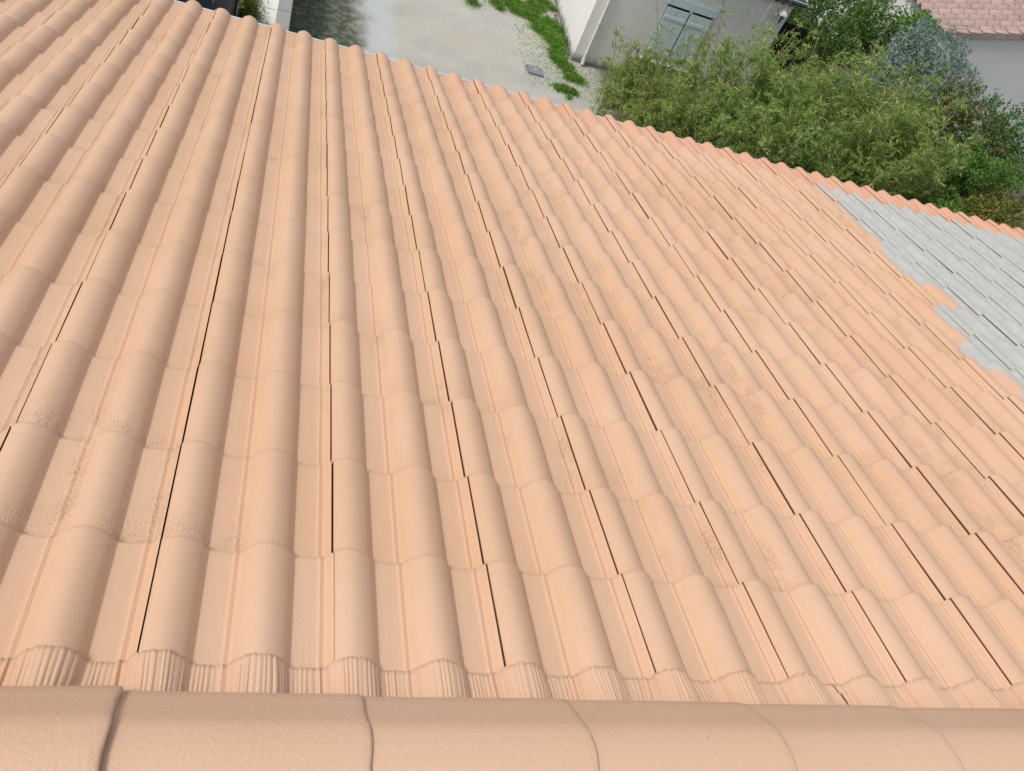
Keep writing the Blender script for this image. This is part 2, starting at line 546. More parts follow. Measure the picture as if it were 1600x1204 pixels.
# ------------------------------------------------------------------ ground
def ground_mat():
    t = NT('gravel_ground')
    c = t.coord()
    x, y, z = t.sep(c)
    a = t.noise(c, 1.3, 4, .6); b = t.noise(c, 32, 6, .8); g = t.noise(c, 90, 3, .7)
    col = t.mix(t.ss(a, .3, .7), (0.42, 0.43, 0.405), (0.50, 0.495, 0.45))
    col = t.mix(t.math('MULTIPLY', t.ss(t.noise(c, .55, 3, .5), .48, .7), .85), col, (0.50, 0.455, 0.375))
    col = t.mix(t.math('MULTIPLY', t.ss(b, .48, .68), .6), col, (0.25, 0.25, 0.225))
    col = t.mix(t.math('MULTIPLY', t.ss(g, .55, .7), .4), col, (0.68, 0.68, 0.66))
    fl1 = t.math('MULTIPLY', t.ss(t.voro(c, 8.0), .20, .10), t.ss(t.noise(c, 1.9, 3, .6), .42, .6))
    col = t.mix(t.math('MULTIPLY', fl1, .6), col, (0.20, 0.195, 0.165))
    fl2 = t.math('MULTIPLY', t.ss(t.voro(c, 13.0), .16, .08), t.ss(t.noise(c, 3.1, 3, .6), .45, .6))
    col = t.mix(t.math('MULTIPLY', fl2, .6), col, (0.66, 0.66, 0.64))
    # packed pale fringe beside the mossy strip
    w = t.math('MULTIPLY', t.math('SUBTRACT', t.noise(c, 1.2, 4, .6), .5), 1.2)
    xm = t.math('ADD', x, w)
    fr = t.math('MULTIPLY', t.ss(xm, 2.1, 1.6), t.ss(xm, .9, 1.4))
    col = t.mix(t.math('MULTIPLY', fr, .6), col, (0.50, 0.55, 0.60))
    # mossy dirt strip along the boundary wall
    md = t.ss(t.math('ADD', xm, t.math('MULTIPLY', t.math('SUBTRACT', b, .5), .9)), 1.35, .85)
    moss = t.mix(t.ss(t.noise(c, 6, 5, .7), .42, .62), (0.075, 0.09, 0.055), (0.17, 0.185, 0.17))
    moss = t.mix(t.ss(t.noise(c, 19, 4, .75), .56, .66), moss, (0.035, 0.042, 0.03))
    moss = t.mix(t.math('MULTIPLY', t.ss(t.noise(c, 2.2, 3, .6), .58, .72), .7), moss, (0.04, 0.075, 0.025))
    col = t.mix(md, col, moss)
    # planting soil below the hedge and beyond
    s1 = t.ss(t.math('ADD', x, t.math('MULTIPLY', w, .5)), 6.2, 6.9)
    col = t.mix(s1, col, t.mix(b, (0.05, 0.045, 0.03), (0.14, 0.12, 0.085)))
    # weedy dirt near the neighbour's wall
    d2 = t.math('MULTIPLY', t.ss(x, 4.7, 5.4), t.ss(y, 14.6, 15.6))
    wd = t.ss(t.noise(c, 11, 5, .75), .47, .62)
    col = t.mix(t.math('MULTIPLY', t.math('MULTIPLY', d2, wd), .75), col, (0.16, 0.155, 0.10))
    # far land
    far = t.ss(y, 26, 34)
    col = t.mix(far, col, (0.10, 0.12, 0.05))
    nrm = t.bump(t.math('ADD', b, t.math('MULTIPLY', g, .5)), .012)
    return t.finish(col, .92, nrm, .2)
M_GROUND = ground_mat()
gme = mesh_from('ground', [(-300, -300, 0), (300, -300, 0), (300, 300, 0), (-300, 300, 0)], [(0, 1, 2, 3)], M_GROUND)
tag(link('ground', gme), kind='structure')

# ------------------------------------------------------------------ boundary wall, slabs on the left
M_CONC = simple('grey_concrete', (0.30, 0.30, 0.30), .9, .3, 22.0, .004, 60)
M_WHITE = simple('white_slab', (0.74, 0.76, 0.72), .7, .06, 5.0, .001, 60)
bw = empty('boundary_wall', (-.325, 13.5, 0))
tag(bw, 'low grey concrete boundary wall left of the gravel yard', 'wall')
MB().box((0, 0, .46), (.19, 11.0, .92)).build('wall_body', M_CONC, bw, bevel=.006)
for i in range(11):
    MB().box((0, -5.0 + i * 1.0, .96), (.225, .992, .08)).build('coping', M_CONC, bw, bevel=.008)
slab_lab = ['white paving slab nearest the roof edge beside the grey wall', 'second white paving slab beside the grey wall', 'third white paving slab beside the grey wall']
for i, yy in enumerate((13.92, 14.50, 15.08)):
    s = MB().box((0, 0, .03), (.36, .555, .06)).build('paving_slab', M_WHITE, None, (-.625, yy, 0.0), (0, 0, (-.012, .02, -.01)[i]), bevel=.008)
    tag(s, slab_lab[i], 'slab', 'white paving slabs beside the grey wall')

# ------------------------------------------------------------------ manhole cover
M_IRON = simple('grey_iron', (0.17, 0.18, 0.205), .6, .25, 14.0, .002, 90, spec=.4)
mh = empty('manhole_cover', (4.865, 15.39, 0.004))
tag(mh, 'square grey inspection cover set in the pale gravel', 'cover')
MB().box((0, 0, .009), (.375, .365, .018)).build('frame', M_IRON, mh, bevel=.003)
MB().box((0, 0, .024), (.325, .315, .012)).build('plate', simple('iron_plate', (0.21, 0.22, 0.245), .55, .2, 18, .003, 70), mh, bevel=.003)
hb = MB(); hb.box((0, 0, .034), (.10, .016, .008)); hb.box((0, 0, .034), (.016, .06, .007))
hb.build('lifting_bar', simple('pale_bar', (0.55, 0.56, 0.57), .5), mh)

# ------------------------------------------------------------------ neighbour house with blue shutters
def stucco(name, col, stain=False):
    t = NT(name)
    c = t.coord()
    x, y, z = t.sep(c)
    n1 = t.noise(c, 1.6, 4, .6); n2 = t.noise(t.scale(c, (6, 6, .8)), 1.0, 4, .6)
    cc = t.mix(n1, tuple(q * .93 for q in col), tuple(q * 1.05 for q in col))
    cc = t.mix(t.math('MULTIPLY', t.ss(n2, .5, .8), .18), cc, tuple(q * .72 for q in col))
    st = t.math('MULTIPLY', t.ss(t.math('ADD', z, t.math('MULTIPLY', t.math('SUBTRACT', t.noise(c, 5, 4, .65), .5), .35)), .26, .04), .85)
    cc = t.mix(st, cc, (0.10, 0.105, 0.115))
    nrm = t.bump(t.noise(c, 160, 3, .6), .003)
    return t.finish(cc, .9, nrm, .2)
M_ST1 = stucco('pale_stucco', (0.84, 0.83, 0.825))
M_BLUE = simple('pale_blue_paint', (0.66, 0.80, 0.86), .5, .05, 4.0)
M_DARK = simple('dark_gap', (0.015, 0.017, 0.02), .9)
M_PVC = simple('white_pvc', (0.70, 0.69, 0.66), .45, .05, 6.0, spec=.4)
M_GUT2 = simple('dark_blue_gutter', (0.035, 0.075, 0.12), .35, .1, 5.0, spec=.5)
M_CLAY = simple('old_clay', (0.42, 0.27, 0.20), .85, .25, 9.0, .004, 60)
nh = empty('house', (5.87, 16.35, 0))
tag(nh, 'pale rendered house with light blue shutters behind the bamboo', 'house')
NHX = 4.28
wl = MB()
wl.box((NHX / 2, 3.5, 1.29), (NHX, 7.0, 2.58))
wl.build('wall', M_ST1, nh)
# gable triangle in the side wall is left to the roof slab above the cornice
cn = MB()
cn.box((NHX / 2 - .02, -.035, 2.665), (NHX + .16, .14, .05))
cn.build('cornice', M_ST1, nh)
# scalloped row of tile ends below the eave
def half_tile(r=.075, l=.16, t=.012, n=9):
    v = []; f = []
    for yy in (0, -l):
        for rad in (r, r - t):
            for a in np.linspace(0, math.pi, n): v.append((rad * math.cos(a), yy, rad * .85 * math.sin(a)))
    f += [(i, i + 1, 2 * n + i + 1, 2 * n + i) for i in range(n - 1)]
    f += [(n + i, n + i + 1, 3 * n + i + 1, 3 * n + i)[::-1] for i in range(n - 1)]
    f += [(2 * n + i, 2 * n + i + 1, 3 * n + i + 1, 3 * n + i) for i in range(n - 1)]
    return f, v
ff, vv_ = half_tile()
ht = mesh_from('eave_tile', vv_, ff, M_CLAY, 40)
for i in range(25):
    link('eave_tile', ht, nh, (.10 + i * .170, .02, 2.585))
mort = MB(); mort.box((NHX / 2, -.012, 2.61), (NHX, .06, .055)); mort.build('cornice_mortar', M_ST1, nh)
MB().tube([(-.1, -.165, 2.725), (NHX + .17, -.165, 2.725)], .055, 12).build('gutter', M_GUT2, nh, smooth=40)
MB().tube([(-.1, -.20, 2.772), (NHX + .175, -.20, 2.772)], .012, 8).build('gutter_bead', simple('light_bead', (0.45, 0.52, 0.58), .4), nh, smooth=40)
# roof of the neighbour house (above the picture), corrugated
rv = []
nb = 401
bxs = np.linspace(-.15, NHX + .15, nb)
for yy, zz in ((-.17, 2.80), (3.6, 3.85), (7.3, 2.80)):
    for q in bxs: rv.append((q, yy, zz + .03 * abs(math.sin(q * math.pi / .2))))
link('roof', mesh_from('roof', rv, grid_faces(nb, 3), M_CLAY, 60), nh)
gb = MB()
for xx in (.02, NHX - .02):
    gb.add([(xx, 0.02, 2.57), (xx, 6.98, 2.57), (xx, 3.6, 3.80), (xx + .1 * (1 if xx < 1 else -1), .02, 2.57), (xx + .1 * (1 if xx < 1 else -1), 6.98, 2.57), (xx + .1 * (1 if xx < 1 else -1), 3.6, 3.80)],
           [(0, 1, 2), (5, 4, 3), (0, 2, 5, 3), (1, 4, 5, 2), (0, 3, 4, 1)])
gb.build('gable', M_ST1, nh)
# downpipe
dp = MB(); dp.tube([(.245, -.065, .16), (.245, -.065, 2.62), (.245, -.15, 2.70)], .040, 14)
pipe = dp.build('downpipe', M_PVC, nh, smooth=50)
for zz in (.30, 1.02, 1.75, 2.45):
    MB().tube([(.245, -.065, zz - .03), (.245, -.065, zz + .03)], .047, 14).build('pipe_collar', M_PVC, pipe, smooth=50)
MB().tube([(.245, -.065, .17), (.245, -.065, .10), (.245, -.10, .03)], [.047, .047, .044], 12).build('pipe_shoe', M_PVC, pipe, smooth=50)
# window with closed shutters
wn_ = empty('window', (1.53 + .57, 0, 0)); wn_.parent = nh
MB().box((0, -.004, 1.28), (1.13, .012, 1.42)).build('opening', M_DARK, wn_)
MB().box((0, -.028, 1.915), (1.15, .045, .17)).build('head_board', M_BLUE, wn_, bevel=.004)
for sx in (-1, 1):
    lf = MB()
    for k in range(5):
        lf.box((sx * (.287) + (k - 2) * .1085, -.028, 1.17), (.1065, .03, 1.21))
    lf.build('shutter', M_BLUE, wn_, bevel=.003)
    for zz in (.78, 1.56):
        MB().box((sx * .287, -.050, zz), (.545, .014, .075)).build('batten', M_BLUE, wn_, bevel=.003)
MB().box((0, -.030, 1.81), (.07, .03, .06)).build('catch', M_BLUE, wn_, bevel=.003)
MB().box((0, -.05, .54), (1.24, .12, .04)).build('sill', M_ST1, wn_, bevel=.004)
# black shutter stay on the wall
stv = MB(); stv.tube([(1.36, -.02, .60), (1.365, -.05, .66), (1.35, -.045, .74)], [.014, .02, .010], 8)
stv.build('shutter_stay', simple('black_iron', (0.015, 0.014, 0.018), .5), nh, smooth=50)
# wall lantern
lan = empty('wall_lantern', (9.91, 16.35, 2.20))
tag(lan, 'white wall lantern near the right corner of the pale house', 'lantern')
M_LAN = simple('white_metal', (0.72, 0.76, 0.78), .4, .04, 8, spec=.5)
def frustum(mb, c, r0, r1, z0, z1, n=4):
    v = []
    for z_, r_ in ((z0, r0), (z1, r1)):
        for k in range(n):
            a = math.pi / n + 2 * math.pi * k / n
            v.append((c[0] + r_ * math.cos(a), c[1] + r_ * math.sin(a), z_))
    f = [(k, (k + 1) % n, n + (k + 1) % n, n + k) for k in range(n)] + [tuple(range(n))[::-1], tuple(range(n, 2 * n))]
    mb.add(v, f)
m = MB(); frustum(m, (0, -.14, 0), .125, .07, .20, .225); frustum(m, (0, -.14, 0), .115, .030, .226, .30); frustum(m, (0, -.14, 0), .03, .012, .301, .345)
m.build('lantern_roof', M_LAN, lan)
m = MB()
for k in range(4):
    a = math.pi / 4 + k * math.pi / 2
    m.tube([(.055 * math.cos(a), -.14 + .055 * math.sin(a), .02), (.098 * math.cos(a), -.14 + .098 * math.sin(a), .20)], .008, 6)
frustum(m, (0, -.14, 0), .05, .065, 0.0, .022)
m.build('cage', M_LAN, lan)
m = MB(); frustum(m, (0, -.14, 0), .055, .09, .024, .196); m.build('pane', simple('lantern_glass', (0.16, 0.19, 0.20), .15, .1, 5, spec=.6), lan)
m = MB(); m.tube([(0, -.01, .12), (0, -.03, .30), (0, -.09, .37), (0, -.14, .345)], .012, 8); m.box((0, -.008, .12), (.07, .016, .14)); m.build('bracket', M_LAN, lan)

# beige low wall behind the yard, rocks at the foot of the pale house
M_BEIGE = simple('beige_render', (0.56, 0.48, 0.42), .9, .08, 3.0, .003, 90)
lw = MB().box((0, 0, .24), (3.6, .20, .48)).build('garden_wall', M_BEIGE, None, (4.07, 19.55, 0), bevel=.01)
lw2 = lw
tag(lw, 'low beige garden wall behind the grass left of the pale house', 'wall')
M_ROCK = simple('grey_rock', (0.22, 0.20, 0.18), .95, .3, 12, .01, 25)
def rock_mesh(seed):
    bm = bmesh.new(); bmesh.ops.create_icosphere(bm, subdivisions=2, radius=1.0)
    r = random.Random(seed); off = Vector((r.random() * 9, r.random() * 9, r.random() * 9))
    from mathutils import noise as mn
    for v in bm.verts:
        v.co *= 1 + .35 * mn.noise(v.co * 1.4 + off)
        v.co.z *= .6
    me = bpy.data.meshes.new('rock'); bm.to_mesh(me); bm.free(); me.materials.append(M_ROCK)
    me.polygons.foreach_set('use_smooth', [True] * len(me.polygons)); me.set_sharp_from_angle(angle=R(28))
    return me
rks = [rock_mesh(k) for k in range(3)]
for k in range(11):
    yy = 16.45 + k * .19 + random.uniform(-.03, .03)
    s = random.uniform(.045, .085)
    o = link('rock', rks[k % 3], None, (5.80 - random.uniform(0, .07), yy, s * .45), (0, 0, random.uniform(0, 6)))
    o.scale = (s, s * random.uniform(.8, 1.4), s)
    tag(o, 'small grey rock at the foot of the pale house side wall', 'rock', 'rocks along the foot of the side wall')

# near-black boards added to stand for deep shade right of the pale house corner
M_SHADE_BOARD = simple('shade_dark_board', (0.014, 0.012, 0.010), .8, .35, 5.0, .003, 60)
fe = empty('shade_filler', (11.3, 17.3, 0))
tag(fe, 'near-black boards added to stand for deep shade right of the pale house', 'shade filler')
for k in range(9):
    MB().box((-1.05 + k * .14, random.uniform(-.004, .004), .95), (.132, .022, 1.9)).build('shade_board', M_SHADE_BOARD, fe, bevel=.003)
for zz in (.4, 1.5):
    MB().box((-.49, .036, zz), (1.26, .04, .09)).build('shade_rail', M_SHADE_BOARD, fe)

# ------------------------------------------------------------------ second neighbour house: gable with verge tiles
M_ST2 = stucco('grey_white_render', (0.80, 0.82, 0.82))
M_PINK = None
def pink_tile_mat():
    t = NT('weathered_pink_tile')
    c = t.coord('Object'); rnd = t.n('ShaderNodeObjectInfo').outputs['Random']
    n1 = t.noise(c, 5, 5, .7); n2 = t.noise(c, 18, 4, .7)
    col = t.mix(rnd, (0.38, 0.275, 0.25), (0.48, 0.375, 0.35))
    col = t.mix(t.math('MULTIPLY', t.ss(n1, .45, .7), .5), col, (0.30, 0.20, 0.17))
    col = t.mix(t.math('MULTIPLY', t.ss(n2, .55, .75), .5), col, (0.56, 0.46, 0.42))
    return t.finish(col, .85, t.bump(n2, .004), .2)
M_PINK = pink_tile_mat()
H2 = empty('house', (15.45, 18.0, 0))
tag(H2, 'far house with pink tiled roof and grey white gable wall', 'house')
SL = .285
HW = 9.0
w2 = MB()
w2.add([(0, 0, 0), (HW, 0, 0), (HW, 0, 2.60), (HW / 2, 0, 2.60 + SL * HW / 2), (0, 0, 2.60),
        (0, 9, 0), (HW, 9, 0), (HW, 9, 2.60), (HW / 2, 9, 2.60 + SL * HW / 2), (0, 9, 2.60)],
       [(0, 1, 2, 3, 4), (9, 8, 7, 6, 5), (0, 4, 9, 5), (1, 6, 7, 2), (4, 3, 8, 9), (3, 2, 7, 8)])
w2.build('wall', M_ST2, H2)
# roof: courses run along y, slope along x. tile frame: x' = downslope(-X), so tiles step along X
ang = math.atan(SL)
rf2 = empty('roof', (0, 0, 0)); rf2.parent = H2
def far_tile():
    n = 9
    v = []; f = []
    wd, ln, th = .30, .42, .034
    for (dx, dz) in ((0.0, 0.0), (ln, 0.0)):
        for i in range(n):
            s = i / (n - 1)
            hh = .085 * math.sin(math.pi * min(1, s / .66)) if s < .66 else .0
            v.append((dx, s * wd, hh + dz))
    for (dx) in (0.0, ln):
        for i in range(n):
            s = i / (n - 1)
            hh = .085 * math.sin(math.pi * min(1, s / .66)) if s < .66 else .0
            v.append((dx, s * wd, hh - th))
    f += [(i, n + i, n + i + 1, i + 1) for i in range(n - 1)]
    f += [(i, i + 1, 2 * n + i + 1, 2 * n + i) for i in range(n - 1)]
    f += [(2 * n + i, 2 * n + i + 1, 3 * n + i + 1, 3 * n + i) for i in range(n - 1)]
    return mesh_from('roof_tile', v, f, M_PINK, 45)
FT = far_tile()
GA = .355
far_parts = 0
fv = []; ffc = []
for i in range(13):                        # up the slope
    for j in range(13):                    # away from the gable
        d = i * GA - .18
        px_ = d * math.cos(ang); pz = 2.66 + d * math.sin(ang)
        loc = (px_ + random.gauss(0, .006), .10 + j * .30 - .02, pz + .03 + random.gauss(0, .003))
        rot = (0, -(ang - .09) , random.gauss(0, .008))
        link('roof_tile', FT, rf2, loc, rot)
def verge():
    m = MB()
    m.box((GA / 2 + .01, -.035, -.055), (GA - .012, .022, .15))
    m.box((GA / 2 + .01, .04, .022), (GA + .03, .17, .022))
    me = mesh_from('verge_tile', m.v, m.f, M_PINK)
    bm = bmesh.new(); bm.from_mesh(me); bmesh.ops.recalc_face_normals(bm, faces=bm.faces)
    bmesh.ops.bevel(bm, geom=bm.edges[:], offset=.006, segments=1, affect='EDGES'); bm.to_mesh(me); bm.free()
    return me
VT = verge()
for i in range(13):
    d = i * GA - .18
    link('verge_tile', VT, rf2, (d * math.cos(ang), -.03, 2.69 + d * math.sin(ang) + .02), (0, -(ang - .10), random.gauss(0, .012)))
bk = MB()
bk.add([(HW / 2, -.05, 2.66 + SL * HW / 2), (HW + .2, -.05, 2.62), (HW + .2, 9.1, 2.62), (HW / 2, 9.1, 2.66 + SL * HW / 2)], [(0, 1, 2, 3)])
bk.add([(-.15, 4.0, 2.66), (HW / 2, 4.0, 2.70 + SL * HW / 2), (HW / 2, 9.1, 2.70 + SL * HW / 2), (-.15, 9.1, 2.66)], [(0, 1, 2, 3)])
bk.build('roof_cover', M_PINK, rf2)

# ------------------------------------------------------------------ black car and crate at the left, seen over the eave
M_BLACK = NT('black_car_paint'); M_BLACK.b.inputs['Coat Weight'].default_value = .15
M_BLACK = M_BLACK.finish((0.004, 0.005, 0.007), .35, None, .25)
M_GLASS = simple('car_glass', (0.006, 0.009, 0.014), .15, .1, 3, spec=.25)
M_TYRE = simple('tyre_rubber', (0.02, 0.02, 0.02), .85)
M_RIM = simple('wheel_rim', (0.35, 0.35, 0.36), .35, .1, 5, metal=.6)
car = empty('car', (-1.98, 12.5, 0))
tag(car, 'black car parked left of the grey wall, mostly hidden by the roof edge', 'car')
def loft(rows, name, mat, parent, smooth=40):
    n = len(rows[0]); v = [p for r_ in rows for p in r_]
    f = [(j * n + i, j * n + (i + 1) % n, (j + 1) * n + (i + 1) % n, (j + 1) * n + i) for j in range(len(rows) - 1) for i in range(n)]
    f.append(tuple(range(n))[::-1]); f.append(tuple(range((len(rows) - 1) * n, len(rows) * n)))
    m = MB(); m.add(v, f)
    return m.build(name, mat, parent, smooth=smooth)
def ring(y, hw, z0, z1, tuck=.06):
    return [(-hw + tuck, y, z0), (-hw, y, z0 + .18), (-hw, y, (z0 + z1) / 2 + .1), (-hw + .05, y, z1 - .03), (-hw + .16, y, z1), (0, y, z1 + .02), (hw - .16, y, z1), (hw - .05, y, z1 - .03), (hw, y, (z0 + z1) / 2 + .1), (hw, y, z0 + .18), (hw - tuck, y, z0)]
loft([ring(-2.0, .66, .35, .62), ring(-1.9, .78, .25, .74), ring(-1.4, .84, .2, .86), ring(-.8, .85, .2, .93), ring(.8, .85, .2, .95), ring(1.5, .84, .22, .93), ring(1.85, .80, .28, .88), ring(1.98, .70, .38, .70)], 'body', M_BLACK, car)
loft([ring(-.95, .70, .92, .95, 0), ring(-.35, .62, .92, 1.36, 0), ring(.1, .60, .92, 1.43, 0), ring(.9, .60, .92, 1.42, 0), ring(1.35, .62, .92, 1.28, 0), ring(1.75, .68, .92, .95, 0)], 'cabin', M_GLASS, car)
loft([ring(-.30, .555, 1.385, 1.41, 0), ring(.1, .58, 1.44, 1.465, 0), ring(.9, .58, 1.43, 1.455, 0), ring(1.25, .57, 1.33, 1.355, 0)], 'roof_panel', M_BLACK, car)
for sx in (-1, 1):
    for yy in (-1.25, 1.25):
        w_ = MB().tube([(sx * .70, yy, .31), (sx * .87, yy, .31)], .31, 24).build('wheel', M_TYRE, car, smooth=40)
        MB().tube([(sx * .86, yy, .31), (sx * .885, yy, .31)], .20, 18).build('rim', M_RIM, w_, smooth=40)
    MB().box((sx * .60, -1.955, .62), (.26, .10, .10)).build('headlight', simple('lamp_lens', (0.5, 0.52, 0.55), .2), car, bevel=.02)
    MB().box((sx * .62, 1.93, .76), (.24, .08, .12)).build('tail_light', simple('red_lens', (0.25, 0.01, 0.01), .25), car, bevel=.02)
    MB().box((sx * .93, -.62, .98), (.16, .09, .12)).build('mirror', M_BLACK, car, bevel=.03)
# ------------------------------------------------------------------ vegetation
def leaf_mat(name, cols, trans=.35, rough=.5):
    t = NT(name)
    geo = t.n('ShaderNodeNewGeometry')
    rp = t.n('ShaderNodeValToRGB')
    t.l(geo.outputs['Random Per Island'], rp.inputs[0])
    el = rp.color_ramp.elements
    for i, (p, c) in enumerate(cols):
        if i < 2: e = el[i]; e.position = p
        else: e = el.new(p)
        e.color = (*c, 1)
    c = t.coord()
    n1 = t.noise(c, 1.3, 3, .6)
    hs = t.n('ShaderNodeHueSaturation')
    t.l(rp.outputs[0], hs.inputs['Color'])
    t.l(t.math('ADD', .45, t.math('MULTIPLY', n1, 1.1)), hs.inputs['Value'])
    rnd = t.n('ShaderNodeObjectInfo').outputs['Random']
    t.l(t.math('ADD', .487, t.math('MULTIPLY', rnd, .026)), hs.inputs['Hue'])
    col = hs.outputs[0]
    t.finish(col, rough, None, .35)
    tr_ = t.n('ShaderNodeBsdfTranslucent')
    t.l(col, tr_.inputs[0])
    ms = t.n('ShaderNodeMixShader'); ms.inputs[0].default_value = trans
    t.l(t.b.outputs[0], ms.inputs[1]); t.l(tr_.outputs[0], ms.inputs[2])
    t.l(ms.outputs[0], t.out.inputs[0])
    return t.m
M_BAM = leaf_mat('bamboo_leaf', [(0, (0.15, 0.275, 0.055)), (.45, (0.26, 0.405, 0.085)), (.75, (0.42, 0.52, 0.15)), (.92, (0.54, 0.58, 0.25)), (1, (0.62, 0.56, 0.36))], .48)
M_OLIVE = leaf_mat('silver_leaf', [(0, (0.13, 0.21, 0.17)), (.5, (0.22, 0.32, 0.27)), (1, (0.38, 0.48, 0.42))], .2)
M_GREEN = leaf_mat('dark_green_leaf', [(0, (0.05, 0.12, 0.025)), (.6, (0.09, 0.20, 0.04)), (1, (0.17, 0.31, 0.07))], .3)
M_BRIGHT = leaf_mat('bright_green_leaf', [(0, (0.07, 0.18, 0.03)), (.6, (0.12, 0.28, 0.05)), (1, (0.22, 0.38, 0.09))], .3)
M_RED = leaf_mat('red_tipped_leaf', [(0, (0.05, 0.10, 0.025)), (.5, (0.10, 0.16, 0.045)), (.8, (0.22, 0.20, 0.07)), (1, (0.38, 0.13, 0.07))], .3)
M_YEL = leaf_mat('yellow_tipped_leaf', [(0, (0.05, 0.12, 0.02)), (.5, (0.11, 0.19, 0.035)), (.75, (0.30, 0.29, 0.06)), (1, (0.48, 0.34, 0.10))], .3)
M_GRASS = leaf_mat('grass_blade', [(0, (0.13, 0.29, 0.04)), (.7, (0.21, 0.42, 0.06)), (.9, (0.33, 0.46, 0.11)), (1, (0.48, 0.44, 0.22))], .45)
M_CULM = simple('bamboo_culm', (0.20, 0.20, 0.09), .5, .3, 3.0)
M_DRYCULM = simple('dry_culm', (0.46, 0.42, 0.31), .6, .25, 3.0)
M_BARK = simple('bark', (0.12, 0.095, 0.07), .9, .3, 9.0, .01, 30)

def leaves(name, P, D, N, Ls, Ws, mat, droop=0.15):
    """rhombic leaves with a bent tip: 5 verts, 3 tris"""
    D = D / np.linalg.norm(D, axis=1, keepdims=True)
    S = np.cross(D, N); S /= (np.linalg.norm(S, axis=1, keepdims=True) + 1e-9)
    n = len(P)
    Ls = Ls[:, None]; Ws = Ws[:, None]
    mid = P + D * Ls * .45
    tip = P + D * Ls - np.array([0, 0, 1.0]) * Ls * droop
    v = np.stack([P, mid + S * Ws * .5, tip, mid - S * Ws * .5], axis=1).reshape(-1, 3)
    me = bpy.data.meshes.new(name)
    me.vertices.add(4 * n); me.vertices.foreach_set('co', v.ravel())
    me.loops.add(4 * n); me.loops.foreach_set('vertex_index', np.arange(4 * n, dtype=np.int32))
    me.polygons.add(n)
    me.polygons.foreach_set('loop_start', np.arange(0, 4 * n, 4, dtype=np.int32))
    me.polygons.foreach_set('loop_total', np.full(n, 4, dtype=np.int32))
    me.materials.append(mat)
    me.update(calc_edges=True)
    me.validate()
    return me
def unit(v): return v / (np.linalg.norm(v, axis=-1, keepdims=True) + 1e-9)

def bamboo_variant(seed, H, ncane, spread, density=1.0, low=.10):
    g = np.random.default_rng(seed)
    culms = []; P = []; D = []
    for c in range(ncane):
        a = g.uniform(0, 2 * math.pi); r = spread * math.sqrt(g.uniform(0, 1))
        b = np.array([r * math.cos(a), r * math.sin(a), 0.0])
        out = np.array([math.cos(a + g.normal(0, .5)), math.sin(a + g.normal(0, .5)), 0])
        h = H * g.uniform(.62, 1.08)
        bend = g.uniform(.08, .32) * h
        ts = np.linspace(0, 1, 9)
        pts = b + out * (ts[:, None] ** 1.8) * bend + np.array([0, 0, 1.0]) * (h * (ts - .06 * ts ** 3))[:, None]
        dry = g.uniform() < .18
        m = MB(); m.tube([tuple(p) for p in pts], [.011 * (1 - .8 * t) + .0016 for t in ts], 5)
        culms.append((mesh_from('culm', m.v, m.f, M_DRYCULM if dry else M_CULM, 60)))
        k = .35 if dry else 1.0
        for t in np.arange(low + g.uniform(0, .05), 1.0, .052):
            p0 = np.array([np.interp(t, ts, pts[:, i]) for i in range(3)])
            for q in range(g.poisson(2.1 * density * k)):
                az = g.uniform(0, 2 * math.pi)
                td = np.array([math.cos(az), math.sin(az), g.uniform(.15, 1.1)]); td /= np.linalg.norm(td)
                tl = g.uniform(.10, .34) * (1.05 - .5 * t)
                nt = g.integers(2, 6)
                for w in range(nt):
                    s = (w + 1) / nt
                    pp = p0 + td * tl * s + np.array([0, 0, -.05 * s * s])
                    nl = g.integers(2, 5)
                    for z in range(nl):
                        P.append(pp); D.append(td * .8 + g.normal(0, .42, 3) + np.array([0, 0, .05]))
    P = np.array(P); D = np.array(D)
    n = len(P)
    N = unit(np.array([0, 0, 1.0]) + g.normal(0, .6, (n, 3)))
    me = leaves('foliage', P + g.normal(0, .012, P.shape), D, N, g.uniform(.05, .19, n), g.uniform(.012, .027, n), M_BAM, .22)
    return culms, me
def place_bamboo(var, loc, rz, s, label, group):
    culms, fol = var
    o = empty('bamboo', loc); o.rotation_euler = (0, 0, rz); o.scale = (s, s, s)
    tag(o, label, 'bamboo', group)
    for c in culms: link('culm', c, o)
    f_ = link('foliage', fol, o)
    return o
BV = [bamboo_variant(20 + k, 2.45, 13, .34) for k in range(4)]
BS = [bamboo_variant(40 + k, 1.5, 6, .22, .45, .05) for k in range(2)]
BT = [bamboo_variant(60 + k, 3.5, 8, .32, .42, .30) for k in range(2)]
HL = 'leafy green bamboo clump in the dense hedge in front of the pale house'
spots = []
g = np.random.default_rng(77)
def hedge_h(x, y):
    h14 = np.interp(x, [6.2, 6.8, 7.5, 8.6, 10.2, 12, 14], [.95, 1.4, 2.05, 2.7, 2.75, 2.9, 2.95])
    return h14
for x_ in np.arange(6.75, 14.4, .62):
    for y_ in (13.9, 13.15, 12.4):
        if y_ < 13 and x_ < 7.6: continue
        if x_ > (13.0 if y_ > 13 else 12.6): continue
        xx = x_ + g.normal(0, .12); yy = y_ + g.normal(0, .12)
        h = hedge_h(xx, yy) * g.uniform(.86, 1.1) * (1.0 if y_ > 13 else .93)
        spots.append((xx, yy, h))
for i, (xx, yy, h) in enumerate(spots):
    place_bamboo(BV[i % 4], (xx, yy, 0), g.uniform(0, 6.28), h / 2.45, HL, 'bamboo clumps of the dense hedge')
